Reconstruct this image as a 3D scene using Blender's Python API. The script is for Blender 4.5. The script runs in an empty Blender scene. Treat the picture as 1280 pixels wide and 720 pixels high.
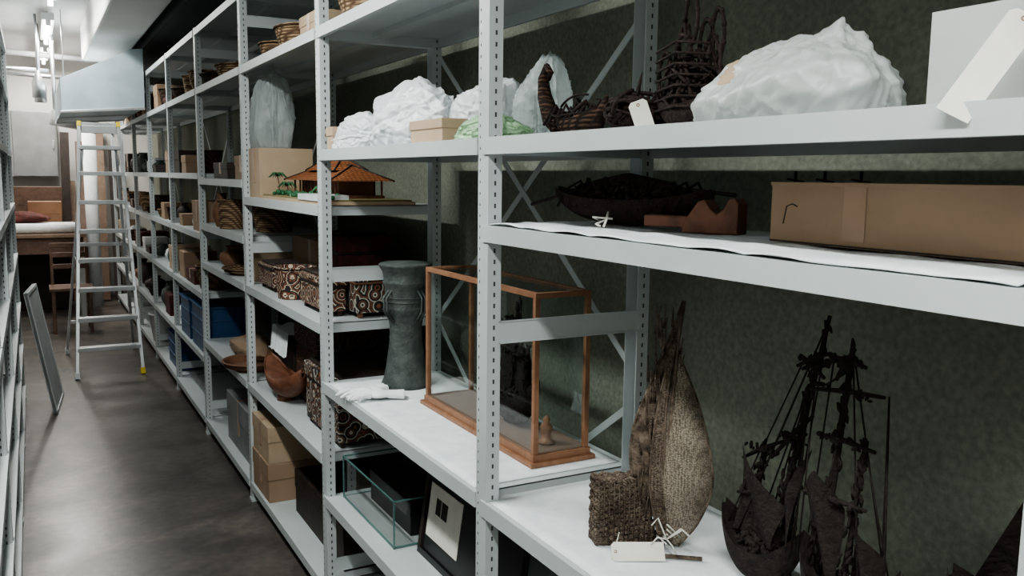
import bpy, bmesh, random
from math import *
from mathutils import Vector, Matrix, noise, Euler
random.seed(7)
C=bpy.context.scene.collection
# ------------------------------------------------------------ materials
MATS={}
def mat(name,col,rough=.6,metal=0,col2=None,nscale=6,nlo=.35,nhi=.65,bump=0,bscale=40,kind='noise',emit=0,coords='Object',spec=.5,dist=0,detail=4,bdist=.01):
    if name in MATS: return MATS[name]
    m=bpy.data.materials.new(name); m.use_nodes=True
    nt=m.node_tree; N=nt.nodes; Lk=nt.links
    b=N['Principled BSDF']; b.inputs['Roughness'].default_value=rough; b.inputs['Metallic'].default_value=metal
    b.inputs['Base Color'].default_value=(*col,1); b.inputs['Specular IOR Level'].default_value=spec
    tc=N.new('ShaderNodeTexCoord')
    if col2 is None: col2=tuple(c*.8 for c in col)
    t=N.new('ShaderNodeTexNoise'); t.inputs['Scale'].default_value=nscale; t.inputs['Detail'].default_value=detail
    t.inputs['Distortion'].default_value=dist
    Lk.new(tc.outputs[coords],t.inputs['Vector'])
    r=N.new('ShaderNodeValToRGB'); r.color_ramp.elements[0].position=nlo; r.color_ramp.elements[1].position=nhi
    r.color_ramp.elements[0].color=(*col,1); r.color_ramp.elements[1].color=(*col2,1)
    Lk.new(t.outputs['Fac'],r.inputs['Fac']); Lk.new(r.outputs['Color'],b.inputs['Base Color'])
    if bump>0:
        t2=N.new('ShaderNodeTexNoise'); t2.inputs['Scale'].default_value=bscale; t2.inputs['Detail'].default_value=5
        Lk.new(tc.outputs[coords],t2.inputs['Vector'])
        bp=N.new('ShaderNodeBump'); bp.inputs['Strength'].default_value=bump; bp.inputs['Distance'].default_value=bdist
        Lk.new(t2.outputs['Fac'],bp.inputs['Height']); Lk.new(bp.outputs['Normal'],b.inputs['Normal'])
    if emit>0:
        b.inputs['Emission Color'].default_value=(*col,1); b.inputs['Emission Strength'].default_value=emit
    MATS[name]=m; return m
def weave(name,c1,c2,scale=120,rough=.8,strength=.8):
    m=bpy.data.materials.new(name); m.use_nodes=True
    nt=m.node_tree;N=nt.nodes;Lk=nt.links;b=N['Principled BSDF'];b.inputs['Roughness'].default_value=rough
    b.inputs['Specular IOR Level'].default_value=.2
    tc=N.new('ShaderNodeTexCoord')
    w1=N.new('ShaderNodeTexWave');w1.bands_direction='Z';w1.inputs['Scale'].default_value=scale/6;w1.inputs['Distortion'].default_value=1.2;w1.inputs['Detail Scale'].default_value=3
    w2=N.new('ShaderNodeTexWave');w2.bands_direction='DIAGONAL';w2.inputs['Scale'].default_value=scale/9;w2.inputs['Distortion'].default_value=1.5
    Lk.new(tc.outputs['Object'],w1.inputs['Vector']);Lk.new(tc.outputs['Object'],w2.inputs['Vector'])
    mx=N.new('ShaderNodeMath');mx.operation='MULTIPLY';Lk.new(w1.outputs['Fac'],mx.inputs[0]);Lk.new(w2.outputs['Fac'],mx.inputs[1])
    r=N.new('ShaderNodeValToRGB');r.color_ramp.elements[0].color=(*c1,1);r.color_ramp.elements[1].color=(*c2,1);r.color_ramp.elements[1].position=.7
    Lk.new(mx.outputs[0],r.inputs['Fac']);Lk.new(r.outputs['Color'],b.inputs['Base Color'])
    bp=N.new('ShaderNodeBump');bp.inputs['Strength'].default_value=strength;bp.inputs['Distance'].default_value=.004
    Lk.new(mx.outputs[0],bp.inputs['Height']);Lk.new(bp.outputs['Normal'],b.inputs['Normal'])
    return m
def granular(name,c1,c2,scale=260,strength=1):
    m=bpy.data.materials.new(name); m.use_nodes=True
    nt=m.node_tree;N=nt.nodes;Lk=nt.links;b=N['Principled BSDF'];b.inputs['Roughness'].default_value=.9;b.inputs['Specular IOR Level'].default_value=.15
    tc=N.new('ShaderNodeTexCoord');mp=N.new('ShaderNodeMapping');mp.inputs['Scale'].default_value=(1,1,1.7)
    Lk.new(tc.outputs['Object'],mp.inputs['Vector'])
    v=N.new('ShaderNodeTexVoronoi');v.inputs['Scale'].default_value=scale;v.inputs['Randomness'].default_value=.55;Lk.new(mp.outputs[0],v.inputs['Vector'])
    n=N.new('ShaderNodeTexNoise');n.inputs['Scale'].default_value=14;Lk.new(tc.outputs['Object'],n.inputs['Vector'])
    a=N.new('ShaderNodeMath');a.operation='MULTIPLY_ADD';a.inputs[1].default_value=-.8;a.inputs[2].default_value=.75;Lk.new(v.outputs['Distance'],a.inputs[0])
    q=N.new('ShaderNodeMath');q.operation='MULTIPLY';Lk.new(a.outputs[0],q.inputs[0]);Lk.new(n.outputs['Fac'],q.inputs[1])
    r=N.new('ShaderNodeValToRGB');r.color_ramp.elements[0].position=.08;r.color_ramp.elements[0].color=(*c1,1);r.color_ramp.elements[1].color=(*c2,1);r.color_ramp.elements[1].position=.42
    Lk.new(q.outputs[0],r.inputs['Fac']);Lk.new(r.outputs['Color'],b.inputs['Base Color'])
    bp=N.new('ShaderNodeBump');bp.inputs['Strength'].default_value=strength;bp.inputs['Distance'].default_value=.003
    Lk.new(a.outputs[0],bp.inputs['Height']);Lk.new(bp.outputs['Normal'],b.inputs['Normal'])
    return m
def pattern(name,c1,c2,c3,scale=14,dist=5):
    m=bpy.data.materials.new(name); m.use_nodes=True
    nt=m.node_tree;N=nt.nodes;Lk=nt.links;b=N['Principled BSDF'];b.inputs['Roughness'].default_value=.65
    tc=N.new('ShaderNodeTexCoord')
    v=N.new('ShaderNodeTexVoronoi');v.inputs['Scale'].default_value=scale
    Lk.new(tc.outputs['Object'],v.inputs['Vector'])
    mm=N.new('ShaderNodeMath');mm.operation='MULTIPLY';mm.inputs[1].default_value=dist;Lk.new(v.outputs['Distance'],mm.inputs[0])
    fr=N.new('ShaderNodeMath');fr.operation='FRACT';Lk.new(mm.outputs[0],fr.inputs[0])
    r=N.new('ShaderNodeValToRGB');r.color_ramp.interpolation='CONSTANT'
    e=r.color_ramp.elements;e[0].color=(*c1,1);e[1].color=(*c2,1);e[1].position=.45
    x=e.new(.68);x.color=(*c1,1);x=e.new(.85);x.color=(*c3,1)
    Lk.new(fr.outputs[0],r.inputs['Fac']);Lk.new(r.outputs['Color'],b.inputs['Base Color'])
    return m
STEEL=mat('painted_white_steel',(.53,.565,.57),.42,0,(.48,.515,.52),3,bump=.02,bscale=200)
STEELD=mat('slot_shadow_grey',(.06,.065,.065),.8)
ALU=mat('aluminium',(.62,.64,.65),.35,.85,(.5,.52,.53),5)
PAPER=mat('white_foam_sheet',(.80,.82,.83),.9,0,(.66,.70,.72),9,.3,.7,bump=.1,bscale=60,dist=2)
CARD=mat('cardboard',(.33,.225,.15),.85,0,(.275,.185,.12),5,bump=.08,bscale=80)
CARDL=mat('light_cardboard',(.46,.345,.24),.85,0,(.39,.29,.195),5,bump=.08,bscale=80)
TAPE=mat('parcel_tape',(.37,.245,.165),.35)
WOOD=mat('oak_wood',(.30,.155,.088),.5,0,(.22,.105,.058),9,dist=3)
DWOOD=mat('dark_wood',(.03,.018,.013),.6,0,(.012,.008,.006),10,bump=.3,bscale=60)
RWOOD=mat('reddish_wood',(.20,.082,.048),.55,0,(.11,.045,.025),12,dist=2)
DARK=mat('clove_black',(.017,.0135,.012),.9,0,(.03,.023,.02),60,bump=.6,bscale=120,spec=.25)
DARKB=mat('dark_root_brown',(.030,.018,.015),.85,0,(.014,.009,.008),60,bump=.6,bscale=120,spec=.3)
STRING=mat('white_string',(.75,.72,.66),.9)
TAG=mat('paper_tag',(.76,.73,.67),.85,0,(.70,.67,.61),20)
BRONZE=mat('dark_bronze',(.045,.056,.054),.7,.15,(.09,.103,.096),18,bump=.6,bscale=60)
GLOVE=mat('white_cotton',(.84,.85,.85),.95,0,(.76,.78,.78),20,bump=.2,bscale=300)
BLUE=mat('blue_plastic',(.02,.07,.17),.4)
GREEN=mat('model_foliage',(.03,.15,.06),.8,0,(.02,.08,.03),60)
MOSS=mat('model_ground',(.14,.16,.06),.9,0,(.25,.18,.09),40)
YEL=mat('yellow_plastic',(.75,.55,.03),.5)
BLACKP=mat('black_frame_lacquer',(.012,.012,.013),.35)
TERRA=mat('terracotta',(.24,.12,.07),.7,0,(.15,.075,.045),12,bump=.2)
REDT=mat('dark_red_textile',(.10,.025,.02),.9,0,(.045,.015,.012),30,bump=.3)
WHITEP=mat('white_plastic',(.72,.74,.75),.4)
GREYB=mat('grey_painted_board',(.28,.29,.29),.6)
BASK=weave('rattan_weave',(.085,.05,.03),(.36,.25,.155),160)
BASKD=weave('dark_rattan_weave',(.015,.009,.007),(.09,.05,.035),200)
PALM=granular('palm_leaf_weave',(.11,.09,.07),(.52,.45,.36),240,1)
BARK=mat('palm_bark',(.20,.155,.12),.9,0,(.06,.045,.035),38,bump=.9,bscale=90,spec=.15)
FIBRE=granular('coconut_fibre',(.05,.036,.028),(.30,.24,.19),200,1)
ROOF=weave('model_roof',(.12,.045,.02),(.45,.17,.07),300)
PATA=pattern('painted_spiral_pattern',(.015,.012,.012),(.50,.41,.31),(.30,.08,.03),20,4)
PATB=pattern('shell_inlay_pattern',(.015,.013,.013),(.50,.47,.41),(.25,.09,.04),20,3)
PATR=pattern('red_scroll_pattern',(.035,.015,.012),(.12,.04,.028),(.22,.15,.10),12,4)
G=bpy.data.materials.new('thin_glass');G.use_nodes=True
nt=G.node_tree;nt.nodes.clear();o=nt.nodes.new('ShaderNodeOutputMaterial');mx=nt.nodes.new('ShaderNodeMixShader')
tr=nt.nodes.new('ShaderNodeBsdfTransparent');tr.inputs[0].default_value=(.90,.94,.93,1);gl=nt.nodes.new('ShaderNodeBsdfGlossy');gl.inputs['Roughness'].default_value=.02
lw=nt.nodes.new('ShaderNodeLayerWeight');lw.inputs[0].default_value=.5
pw=nt.nodes.new('ShaderNodeMath');pw.operation='POWER';pw.inputs[1].default_value=4.5
ma=nt.nodes.new('ShaderNodeMath');ma.operation='MULTIPLY_ADD';ma.inputs[1].default_value=.85;ma.inputs[2].default_value=.07
nt.links.new(lw.outputs['Facing'],pw.inputs[0]);nt.links.new(pw.outputs[0],ma.inputs[0])
nt.links.new(ma.outputs[0],mx.inputs[0]);nt.links.new(tr.outputs[0],mx.inputs[1]);nt.links.new(gl.outputs[0],mx.inputs[2]);nt.links.new(mx.outputs[0],o.inputs[0])
def bagmat(name,col,trans=.3,clear=0):
    m=bpy.data.materials.new(name);m.use_nodes=True;nt=m.node_tree;N=nt.nodes;b=N['Principled BSDF']
    b.inputs['Base Color'].default_value=(*col,1);b.inputs['Roughness'].default_value=.33
    tc=N.new('ShaderNodeTexCoord')
    v=N.new('ShaderNodeTexVoronoi');v.feature='F1';v.inputs['Scale'].default_value=17
    nz=N.new('ShaderNodeTexNoise');nz.inputs['Scale'].default_value=6;nz.inputs['Detail'].default_value=2
    mxv=N.new('ShaderNodeMixRGB');mxv.blend_type='ADD';mxv.inputs[0].default_value=.25
    nt.links.new(tc.outputs['Object'],nz.inputs['Vector']);nt.links.new(tc.outputs['Object'],mxv.inputs[1]);nt.links.new(nz.outputs['Color'],mxv.inputs[2])
    nt.links.new(mxv.outputs[0],v.inputs['Vector'])
    bp=N.new('ShaderNodeBump');bp.inputs['Strength'].default_value=.55;bp.inputs['Distance'].default_value=.012
    nt.links.new(v.outputs['Distance'],bp.inputs['Height']);nt.links.new(bp.outputs['Normal'],b.inputs['Normal'])
    tl=N.new('ShaderNodeBsdfTranslucent');tl.inputs[0].default_value=(*col,1);nt.links.new(bp.outputs['Normal'],tl.inputs['Normal'])
    mx=N.new('ShaderNodeMixShader');mx.inputs[0].default_value=trans
    nt.links.new(b.outputs[0],mx.inputs[1]);nt.links.new(tl.outputs[0],mx.inputs[2]);out=mx.outputs[0]
    if clear:
        m2=N.new('ShaderNodeMixShader');m2.inputs[0].default_value=clear;tr=N.new('ShaderNodeBsdfTransparent')
        nt.links.new(out,m2.inputs[1]);nt.links.new(tr.outputs[0],m2.inputs[2]);out=m2.outputs[0]
    nt.links.new(out,N['Material Output'].inputs[0])
    return m
BAG=bagmat('white_plastic_film',(.78,.81,.83),.22)
BAGT=bagmat('thin_tissue_film',(.68,.71,.70),.3,.10)
BAGG=bagmat('clear_plastic_film',(.62,.68,.68),.35,.5)
BAGGR=bagmat('green_print_film',(.42,.62,.40),.25)
# ------------------------------------------------------------ mesh builder
class MB:
    def __init__(s,name): s.name=name;s.v=[];s.f=[];s.mi=[];s.sm=[];s.mats=[]
    def _m(s,m):
        if m not in s.mats: s.mats.append(m)
        return s.mats.index(m)
    def add(s,vs,fs,m,smooth=False):
        o=len(s.v);i=s._m(m);s.v+= [tuple(v) for v in vs]
        for f in fs: s.f.append([o+k for k in f]);s.mi.append(i);s.sm.append(smooth)
        return s
    def box(s,x0,x1,y0,y1,z0,z1,m,M=None):
        vs=[Vector((x,y,z)) for x in (x0,x1) for y in (y0,y1) for z in (z0,z1)]
        if M is not None: vs=[M@v for v in vs]
        return s.add(vs,[(0,1,3,2),(4,6,7,5),(0,4,5,1),(2,3,7,6),(0,2,6,4),(1,5,7,3)],m)
    def beam(s,a,b,w,d,m,up=(0,0,1)):
        a=Vector(a);b=Vector(b);t=(b-a);L=t.length;t.normalize();u=Vector(up)
        if abs(t.dot(u))>.98:u=Vector((0,1,0))
        x=t.cross(u).normalized();y=x.cross(t)
        vs=[]
        for q in (a,b):
            for i,j in ((-1,-1),(1,-1),(1,1),(-1,1)): vs.append(q+x*i*w/2+y*j*d/2)
        return s.add(vs,[(3,2,1,0),(4,5,6,7),(0,1,5,4),(1,2,6,5),(2,3,7,6),(3,0,4,7)],m)
    def tube(s,pts,r,m,n=6,smooth=True):
        pts=[Vector(p) for p in pts]
        if not isinstance(r,(list,tuple)): r=[r]*len(pts)
        vs=[];fs=[];px=None
        for i,p in enumerate(pts):
            t=(pts[min(i+1,len(pts)-1)]-pts[max(i-1,0)]).normalized()
            if px is None:
                u=Vector((0,0,1)) if abs(t.z)<.9 else Vector((1,0,0)); px=t.cross(u).normalized()
            px=(px-t*px.dot(t)).normalized();py=t.cross(px)
            for k in range(n):
                a=2*pi*k/n;vs.append(p+(px*cos(a)+py*sin(a))*r[i])
        for i in range(len(pts)-1):
            for k in range(n): fs.append((i*n+k,i*n+(k+1)%n,(i+1)*n+(k+1)%n,(i+1)*n+k))
        fs.append(tuple(range(n))[::-1]);fs.append(tuple(range((len(pts)-1)*n,len(pts)*n)))
        return s.add(vs,fs,m,smooth)
    def lathe(s,c,prof,m,n=28,sx=1,sy=1,smooth=True,M=None):
        c=Vector(c);vs=[];fs=[]
        for r,z in prof:
            for k in range(n):
                a=2*pi*k/n;v=Vector((r*cos(a)*sx,r*sin(a)*sy,z))
                if M is not None:v=M@v
                vs.append(c+v)
        for i in range(len(prof)-1):
            for k in range(n): fs.append((i*n+k,i*n+(k+1)%n,(i+1)*n+(k+1)%n,(i+1)*n+k))
        fs.append(tuple(range(n))[::-1]);fs.append(tuple(range((len(prof)-1)*n,len(prof)*n)))
        return s.add(vs,fs,m,smooth)
    def grid(s,fn,nu,nv,m,smooth=True):
        vs=[fn(i/nu,j/nv) for i in range(nu+1) for j in range(nv+1)]
        fs=[(i*(nv+1)+j,(i+1)*(nv+1)+j,(i+1)*(nv+1)+j+1,i*(nv+1)+j+1) for i in range(nu) for j in range(nv)]
        return s.add(vs,fs,m,smooth)
    def ell(s,c,r,m,n=14,M=None,k=10):
        return s.lathe(c,[(max(1e-4,sin(pi*i/k)),-cos(pi*i/k)) for i in range(k+1)],m,n,M=(Matrix.Identity(3) if M is None else M)@Matrix.Diagonal(Vector(r)))
    def build(s,bevel=0,solid=0,remesh=0,seg=2):
        me=bpy.data.meshes.new(s.name);me.from_pydata(s.v,[],s.f)
        for m in s.mats: me.materials.append(m)
        for p,i,q in zip(me.polygons,s.mi,s.sm): p.material_index=i;p.use_smooth=q
        me.validate();me.update()
        o=bpy.data.objects.new(s.name,me);C.objects.link(o)
        if s.v:
            xs=[v[0] for v in s.v];ys=[v[1] for v in s.v];zs=[v[2] for v in s.v]
            c=Vector(((min(xs)+max(xs))/2,(min(ys)+max(ys))/2,min(zs)));me.transform(Matrix.Translation(-c));o.location=c
        if solid: q=o.modifiers.new('Solidify','SOLIDIFY');q.thickness=solid
        if remesh:
            q=o.modifiers.new('Remesh','REMESH');q.mode='VOXEL';q.voxel_size=remesh;q.use_smooth_shade=True
            q=o.modifiers.new('Smooth','SMOOTH');q.iterations=4
        if bevel: q=o.modifiers.new('Bevel','BEVEL');q.width=bevel;q.segments=seg;q.limit_method='ANGLE';q.angle_limit=radians(50)
        return o
H=1.62; L=.884; XR=1.338; W=1.27; Y0=1.723
Yk=lambda k:Y0+W*k
# ------------------------------------------------------------ room shell
def concrete(name,c1,c2,c3,rough,s1,s2,bump,rvar=0,lo=.68,hi=1.15):
    m=bpy.data.materials.new(name);m.use_nodes=True;nt=m.node_tree;N=nt.nodes;Lk=nt.links;b=N['Principled BSDF']
    tc=N.new('ShaderNodeTexCoord')
    def nz(s,d,di=0):
        t=N.new('ShaderNodeTexNoise');t.inputs['Scale'].default_value=s;t.inputs['Detail'].default_value=d;t.inputs['Distortion'].default_value=di;Lk.new(tc.outputs['Object'],t.inputs['Vector']);return t
    a=nz(s1,6,.8);f=nz(s2,8);g=nz(s1*.37,3,1.5)
    r=N.new('ShaderNodeValToRGB');r.color_ramp.elements[0].position=.36;r.color_ramp.elements[1].position=.62
    r.color_ramp.elements[0].color=(*c1,1);r.color_ramp.elements[1].color=(*c2,1);Lk.new(a.outputs['Fac'],r.inputs['Fac'])
    r2=N.new('ShaderNodeValToRGB');r2.color_ramp.elements[0].position=.58;r2.color_ramp.elements[1].position=.72;r2.color_ramp.elements[0].color=(0,0,0,1);r2.color_ramp.elements[1].color=(1,1,1,1);Lk.new(g.outputs['Fac'],r2.inputs['Fac'])
    mx=N.new('ShaderNodeMixRGB');Lk.new(r2.outputs['Color'],mx.inputs[0]);Lk.new(r.outputs['Color'],mx.inputs[1]);mx.inputs[2].default_value=(*c3,1)
    r3=N.new('ShaderNodeValToRGB');r3.color_ramp.elements[0].position=.3;r3.color_ramp.elements[1].position=.7;r3.color_ramp.elements[0].color=(lo,lo,lo,1);r3.color_ramp.elements[1].color=(hi,hi,hi,1);Lk.new(f.outputs['Fac'],r3.inputs['Fac'])
    m2=N.new('ShaderNodeMixRGB');m2.blend_type='MULTIPLY';m2.inputs[0].default_value=1;Lk.new(mx.outputs[0],m2.inputs[1]);Lk.new(r3.outputs['Color'],m2.inputs[2]);Lk.new(m2.outputs[0],b.inputs['Base Color'])
    mr=N.new('ShaderNodeMapRange');mr.inputs['To Min'].default_value=rough-rvar;mr.inputs['To Max'].default_value=rough+rvar;Lk.new(a.outputs['Fac'],mr.inputs['Value']);Lk.new(mr.outputs[0],b.inputs['Roughness'])
    bp=N.new('ShaderNodeBump');bp.inputs['Strength'].default_value=bump;bp.inputs['Distance'].default_value=.004;Lk.new(f.outputs['Fac'],bp.inputs['Height']);Lk.new(bp.outputs['Normal'],b.inputs['Normal'])
    return m
FLOOR=concrete('worn_concrete_floor',(.13,.115,.102),(.062,.055,.050),(.18,.16,.14),.33,2.6,28,.12,.13)
WALLM=concrete('raw_concrete_wall',(.225,.238,.190),(.180,.192,.155),(.20,.21,.17),.9,2.2,75,.55,.02,.74,1.16)
WALLW=mat('white_plaster_wall',(.56,.55,.52),.8,0,(.48,.47,.45),2,bump=.03)
CEILM=mat('white_ceiling_paint',(.72,.72,.71),.85,0,(.64,.64,.63),1.5)
SHADEM=mat('dark_green_ceiling_shade',(.03,.036,.034),.85,0,(.022,.027,.025),2)  # near-black colour stands in for missing light above the racks
YF=12.7;CZ=3.06;XW=1.43;XL=-.72
MB('floor').box(XL,XW,-2.5,YF,-.1,0,FLOOR).build()
MB('ceiling').box(XL,XW,-2.5,YF,CZ,CZ+.1,CEILM).build()
MB('wall_right').box(XW,XW+.1,-2.5,YF,0,CZ,WALLM).build()
MB('wall_left').box(XL-.1,XL,-2.5,YF,0,CZ,WALLW).build()
MB('wall_far').box(XL,XW,YF,YF+.1,0,CZ,WALLW).build()
MB('wall_back').box(XL,XW,-2.6,-2.5,0,CZ,WALLW).build()
MB('ceiling_shade_box').box(.93,XW,3.2,YF,2.72,CZ,SHADEM).build()  # added dark box in place of the shade under the ceiling
MB('ceiling_beam').box(.50,.86,2.5,9.9,2.72,CZ,CEILM).build(.02)
DUCT=mat('pale_blue_duct_paint',(.48,.57,.62),.5)
mb=MB('ventilation_duct')
mb.add([(.24,8,2.10),(.865,8,2.155),(.865,8,2.64),(.78,8,2.63),(.24,8,2.36),(.24,9.9,2.10),(.865,9.9,2.155),(.865,9.9,2.64),(.78,9.9,2.63),(.24,9.9,2.36)],
 [(0,1,2,3,4),(9,8,7,6,5),(0,5,6,1),(1,6,7,2),(2,7,8,3),(3,8,9,4),(4,9,5,0)],DUCT)
for y in (8.0,8.9,9.86): mb.beam((.23,y,2.095),(.865,y,2.15),.03,.02,ALU)
for x in (.3,.8):mb.tube([(x,9,2.3),(x,9,CZ)],.006,ALU)
mb.build(.004)
mb=MB('ceiling_pipe');mb.tube([(XL,10.6,2.86),(.92,10.6,2.80)],.03,WHITEP,12);mb.tube([(XL,11.2,2.7),(.92,11.2,2.64)],.02,ALU,12)
mb.tube([(XL,9.9,2.62),(.2,9.9,2.60)],.018,ALU,12);mb.build()
# ------------------------------------------------------------ shelving
def shelf(mb,xf,xr,y0,y1,zt,th=.037):
    s=1 if xr>xf else -1
    a,b=sorted((xf,xr));
    mb.box(a,b,y0,y1,zt-.004,zt,STEEL)
    mb.box(min(xf-.004*s,xf+.012*s),max(xf-.004*s,xf+.012*s),y0-.0,y1+.0,zt-th,zt+.0005,STEEL)
    mb.box(min(xr,xr-.012*s),max(xr,xr-.012*s),y0,y1,zt-th,zt-.001,STEEL)
    for y in (y0,y1-.012): mb.box(a+.013,b-.013,y,y+.012,zt-th,zt-.001,STEEL)
    mb.box((a+b)/2-.03,(a+b)/2+.03,y0+.012,y1-.012,zt-.02,zt-.004,STEEL)
def post(mb,xf,y,s,top=2.47):
    X=lambda d:(min(xf+d[0]*s,xf+d[1]*s),max(xf+d[0]*s,xf+d[1]*s))
    mb.box(*X((0,.002)),y,y+.05,0,top,STEEL)
    mb.box(*X((.002,.034)),y,y+.002,0,top,STEEL)
    mb.box(*X((.002,.034)),y+.048,y+.05,0,top,STEEL)
    z=.05
    while z<top-.03:
        mb.box(*X((.015,.0195)),y-.0006,y+.0003,z,z+.010,STEELD)
        mb.box(*X((-.0005,.0005)),y+.038,y+.041,z+.004,z+.010,STEELD)
        z+=.025
    mb.box(*X((-.004,.04)),y-.004,y+.054,0,.012,STEEL)
def rack(name,xf,s,ks,y0,levels,brace,top=2.47):
    mb=MB(name);xr=xf+.454*s
    for k in range(ks[0],ks[1]+1):
        y=y0+W*k
        post(mb,xf,y,s,top)
        post(mb,xr,y,-s,top)
        for z in (.16,1.241,2.3):
            a,b=sorted((xf+.03*s,xr-.03*s));mb.box(a,b,y+.003,y+.006,z,z+.053,STEEL);mb.box(a,b,y+.0,y+.006,z+.05,z+.053,STEEL);mb.box(a,b,y,y+.006,z,z+.003,STEEL)
    for k in range(ks[0],ks[1]):
        for zt in levels(k): shelf(mb,xf,xr-.0*s,y0+W*k+.051,y0+W*(k+1)+.022,zt)
        if k in brace:
            xb=xr+.004*s
            ya,yb=y0+W*k+.03,y0+W*(k+1)+.02
            for za,zb in ((1.10,2.05),(.15,1.06)):
                mb.beam((xb,ya,za),(xb,yb,zb),.003,.02,STEEL,up=(0,0,1));mb.beam((xb+.004*s,ya,zb),(xb+.004*s,yb,za),.003,.02,STEEL)
    return mb.build()
Tz=2.12; TT=2.46
LV={-1:[TT,Tz,1.705,1.5115,.87,.10],0:[TT,Tz,1.705,.879,.4535,.10],1:[TT,Tz,1.5115,1.087,.6025,.10],2:[TT,Tz,1.59,1.32,1.087,.6025,.10]}
LVF=[TT,Tz,1.62,1.254,.885,.49,.10]
rack('metal_shelving_rack',L,1,(-1,8),Y0,lambda k:LV.get(k,LVF),(0,2,4,6))
rack('metal_shelving_rack.001',-.115,-1,(0,4),1.92,lambda k:[TT,2.12,1.75,1.4,1.05,.7,.4,.10],(1,3))
# ------------------------------------------------------------ generic props
def basket(name,c,r,h,m=None,flare=1.15,lid=False,sx=1,sy=1):
    m=m or BASK;mb=MB(name);n=int(h/.012)+2
    prof=[(r*.9,0)]
    for i in range(n):
        t=i/(n-1);rr=r*(.9+(flare-.9)*t);prof+=[(rr+.0015,h*t+.001),(rr-.0005,h*t+.006)]
    prof+=[(r*flare+.005,h),(r*flare+.004,h+.008),(r*flare-.006,h+.008),(r*flare-.008,h*.5),(r*.85,.01),(.001,.01)]
    mb.lathe(c,prof,m,30,sx,sy)
    if lid: mb.lathe((c[0],c[1],c[2]+h+.0085),[(r*flare+.008,0),(r*flare+.008,.02),(r*.6,.035),(.02,.04),(.015,.06),(.001,.062)],m,30,sx,sy)
    return mb.build()
def cbox(name,x0,x1,y0,y1,z0,h,m=CARD,lid=True,tape=True,rz=0):
    mb=MB(name);c=Vector(((x0+x1)/2,(y0+y1)/2,0));M=Matrix.Translation(c)@Matrix.Rotation(rz,4,'Z')@Matrix.Translation(-c)
    e=.003
    mb.box(x0,x1,y0,y1,z0,z0+h*(.6 if lid else 1),m,M)
    if lid: mb.box(x0-e,x1+e,y0-e,y1+e,z0+h*.58,z0+h,m,M)
    else:
        mb.box((x0+x1)/2-.001,(x0+x1)/2+.001,y0,y1,z0+h,z0+h+.0006,DWOOD,M)
    if tape:
        ym=(y0+y1)/2;mb.box(x0-e-.0007,x1+e+.0007,ym-.02,ym+.02,z0+h*.3,z0+h+.0007,TAPE,M)
    return mb.build(.0025)
def chest(name,x0,x1,y0,y1,z0,h,m,lidf=.25,trim=DWOOD):
    mb=MB(name)
    for x in (x0+.01,x1-.03):
        for y in (y0+.01,y1-.03): mb.box(x,x+.02,y,y+.02,z0,z0+.02,trim)
    zb=z0+.02;zl=z0+h*(1-lidf)
    mb.box(x0,x1,y0,y1,zb,zl,m);mb.box(x0-.004,x1+.004,y0-.004,y1+.004,zl,zl+.01,trim)
    mb.box(x0-.006,x1+.006,y0-.006,y1+.006,zl+.01,z0+h-.012,m);mb.box(x0+.01,x1-.01,y0+.01,y1-.01,z0+h-.012,z0+h,trim)
    return mb.build(.004)
def jar(name,c,r,h,m):
    return MB(name).lathe(c,[(r*.55,0),(r*.62,h*.02),(r*.95,h*.3),(r,h*.5),(r*.9,h*.68),(r*.5,h*.82),(r*.45,h*.9),(r*.6,h),(r*.52,h),(r*.38,h*.9),(.001,h*.6)],m,28).build()
def film(name,c,size,seed,m,z0,knot=None,spikes=(),facets=34,q=16,wr=34,wamp=.05,lo=.75,sub=6,mats=None,sq=2.0):
    """crumpled film: faceted soft polytope + sharp fold ridges (radiating from a knot if given)"""
    rd=random.Random(seed)
    def ru():
        v=Vector((rd.gauss(0,1),rd.gauss(0,1),rd.gauss(0,1)));return v.normalized()
    P=[(ru(),rd.uniform(lo,1)) for _ in range(facets)]
    K=Vector(knot).normalized() if knot else None
    R=[]
    for i in range(wr):
        n=ru()
        if K is not None and i<wr*.7:
            n=(n-K*n.dot(K)).normalized();cc=rd.uniform(-.04,.04)
        else: cc=rd.uniform(-.7,.7)
        R.append((n,cc,rd.uniform(.012,.035),rd.uniform(.3,1)*wamp*rd.choice((1,1,-.8)),ru(),rd.uniform(-.2,.5)))
    off=Vector((seed*3.1,seed*1.7,seed*.9))
    bm=bmesh.new();bmesh.ops.create_icosphere(bm,subdivisions=sub,radius=1)
    for v in bm.verts:
        p=v.co.normalized();s=0
        for n,d in P:
            t=p.dot(n)/d
            if t>.2: s+=t**q
        r=max(s,1e-6)**(-1/q);r=min(r,1.25)
        if sq>2: r*=(abs(p.x)**sq+abs(p.y)**sq+abs(p.z)**sq)**(-1/sq)
        wob=noise.noise(p*2.3+off)*.12
        for n,cc,w,a,sd,lim in R:
            x=(p.dot(n)-cc+wob)/w
            if abs(x)<3:
                g=max(0,min(1,(p.dot(sd)+.3-lim*.5)*3)); r+=a*exp(-abs(x)*1.2)*g
        for dd,a,e in spikes:
            r+=a*max(0,p.dot(Vector(dd).normalized()))**e
        r+=.025*noise.noise(p*7+off)
        w_=Vector((c[0]+p.x*size[0]*r,c[1]+p.y*size[1]*r,c[2]+p.z*size[2]*r))
        if w_.z<z0+.001: w_.z=z0+.001
        v.co=w_
    me=bpy.data.meshes.new(name);bm.to_mesh(me);bm.free()
    for p in me.polygons:p.use_smooth=True
    for k in (mats or [m]): me.materials.append(k)
    o=bpy.data.objects.new(name,me);C.objects.link(o)
    me.transform(Matrix.Translation(-Vector((c[0],c[1],z0))));o.location=(c[0],c[1],z0)
    return o
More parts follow.
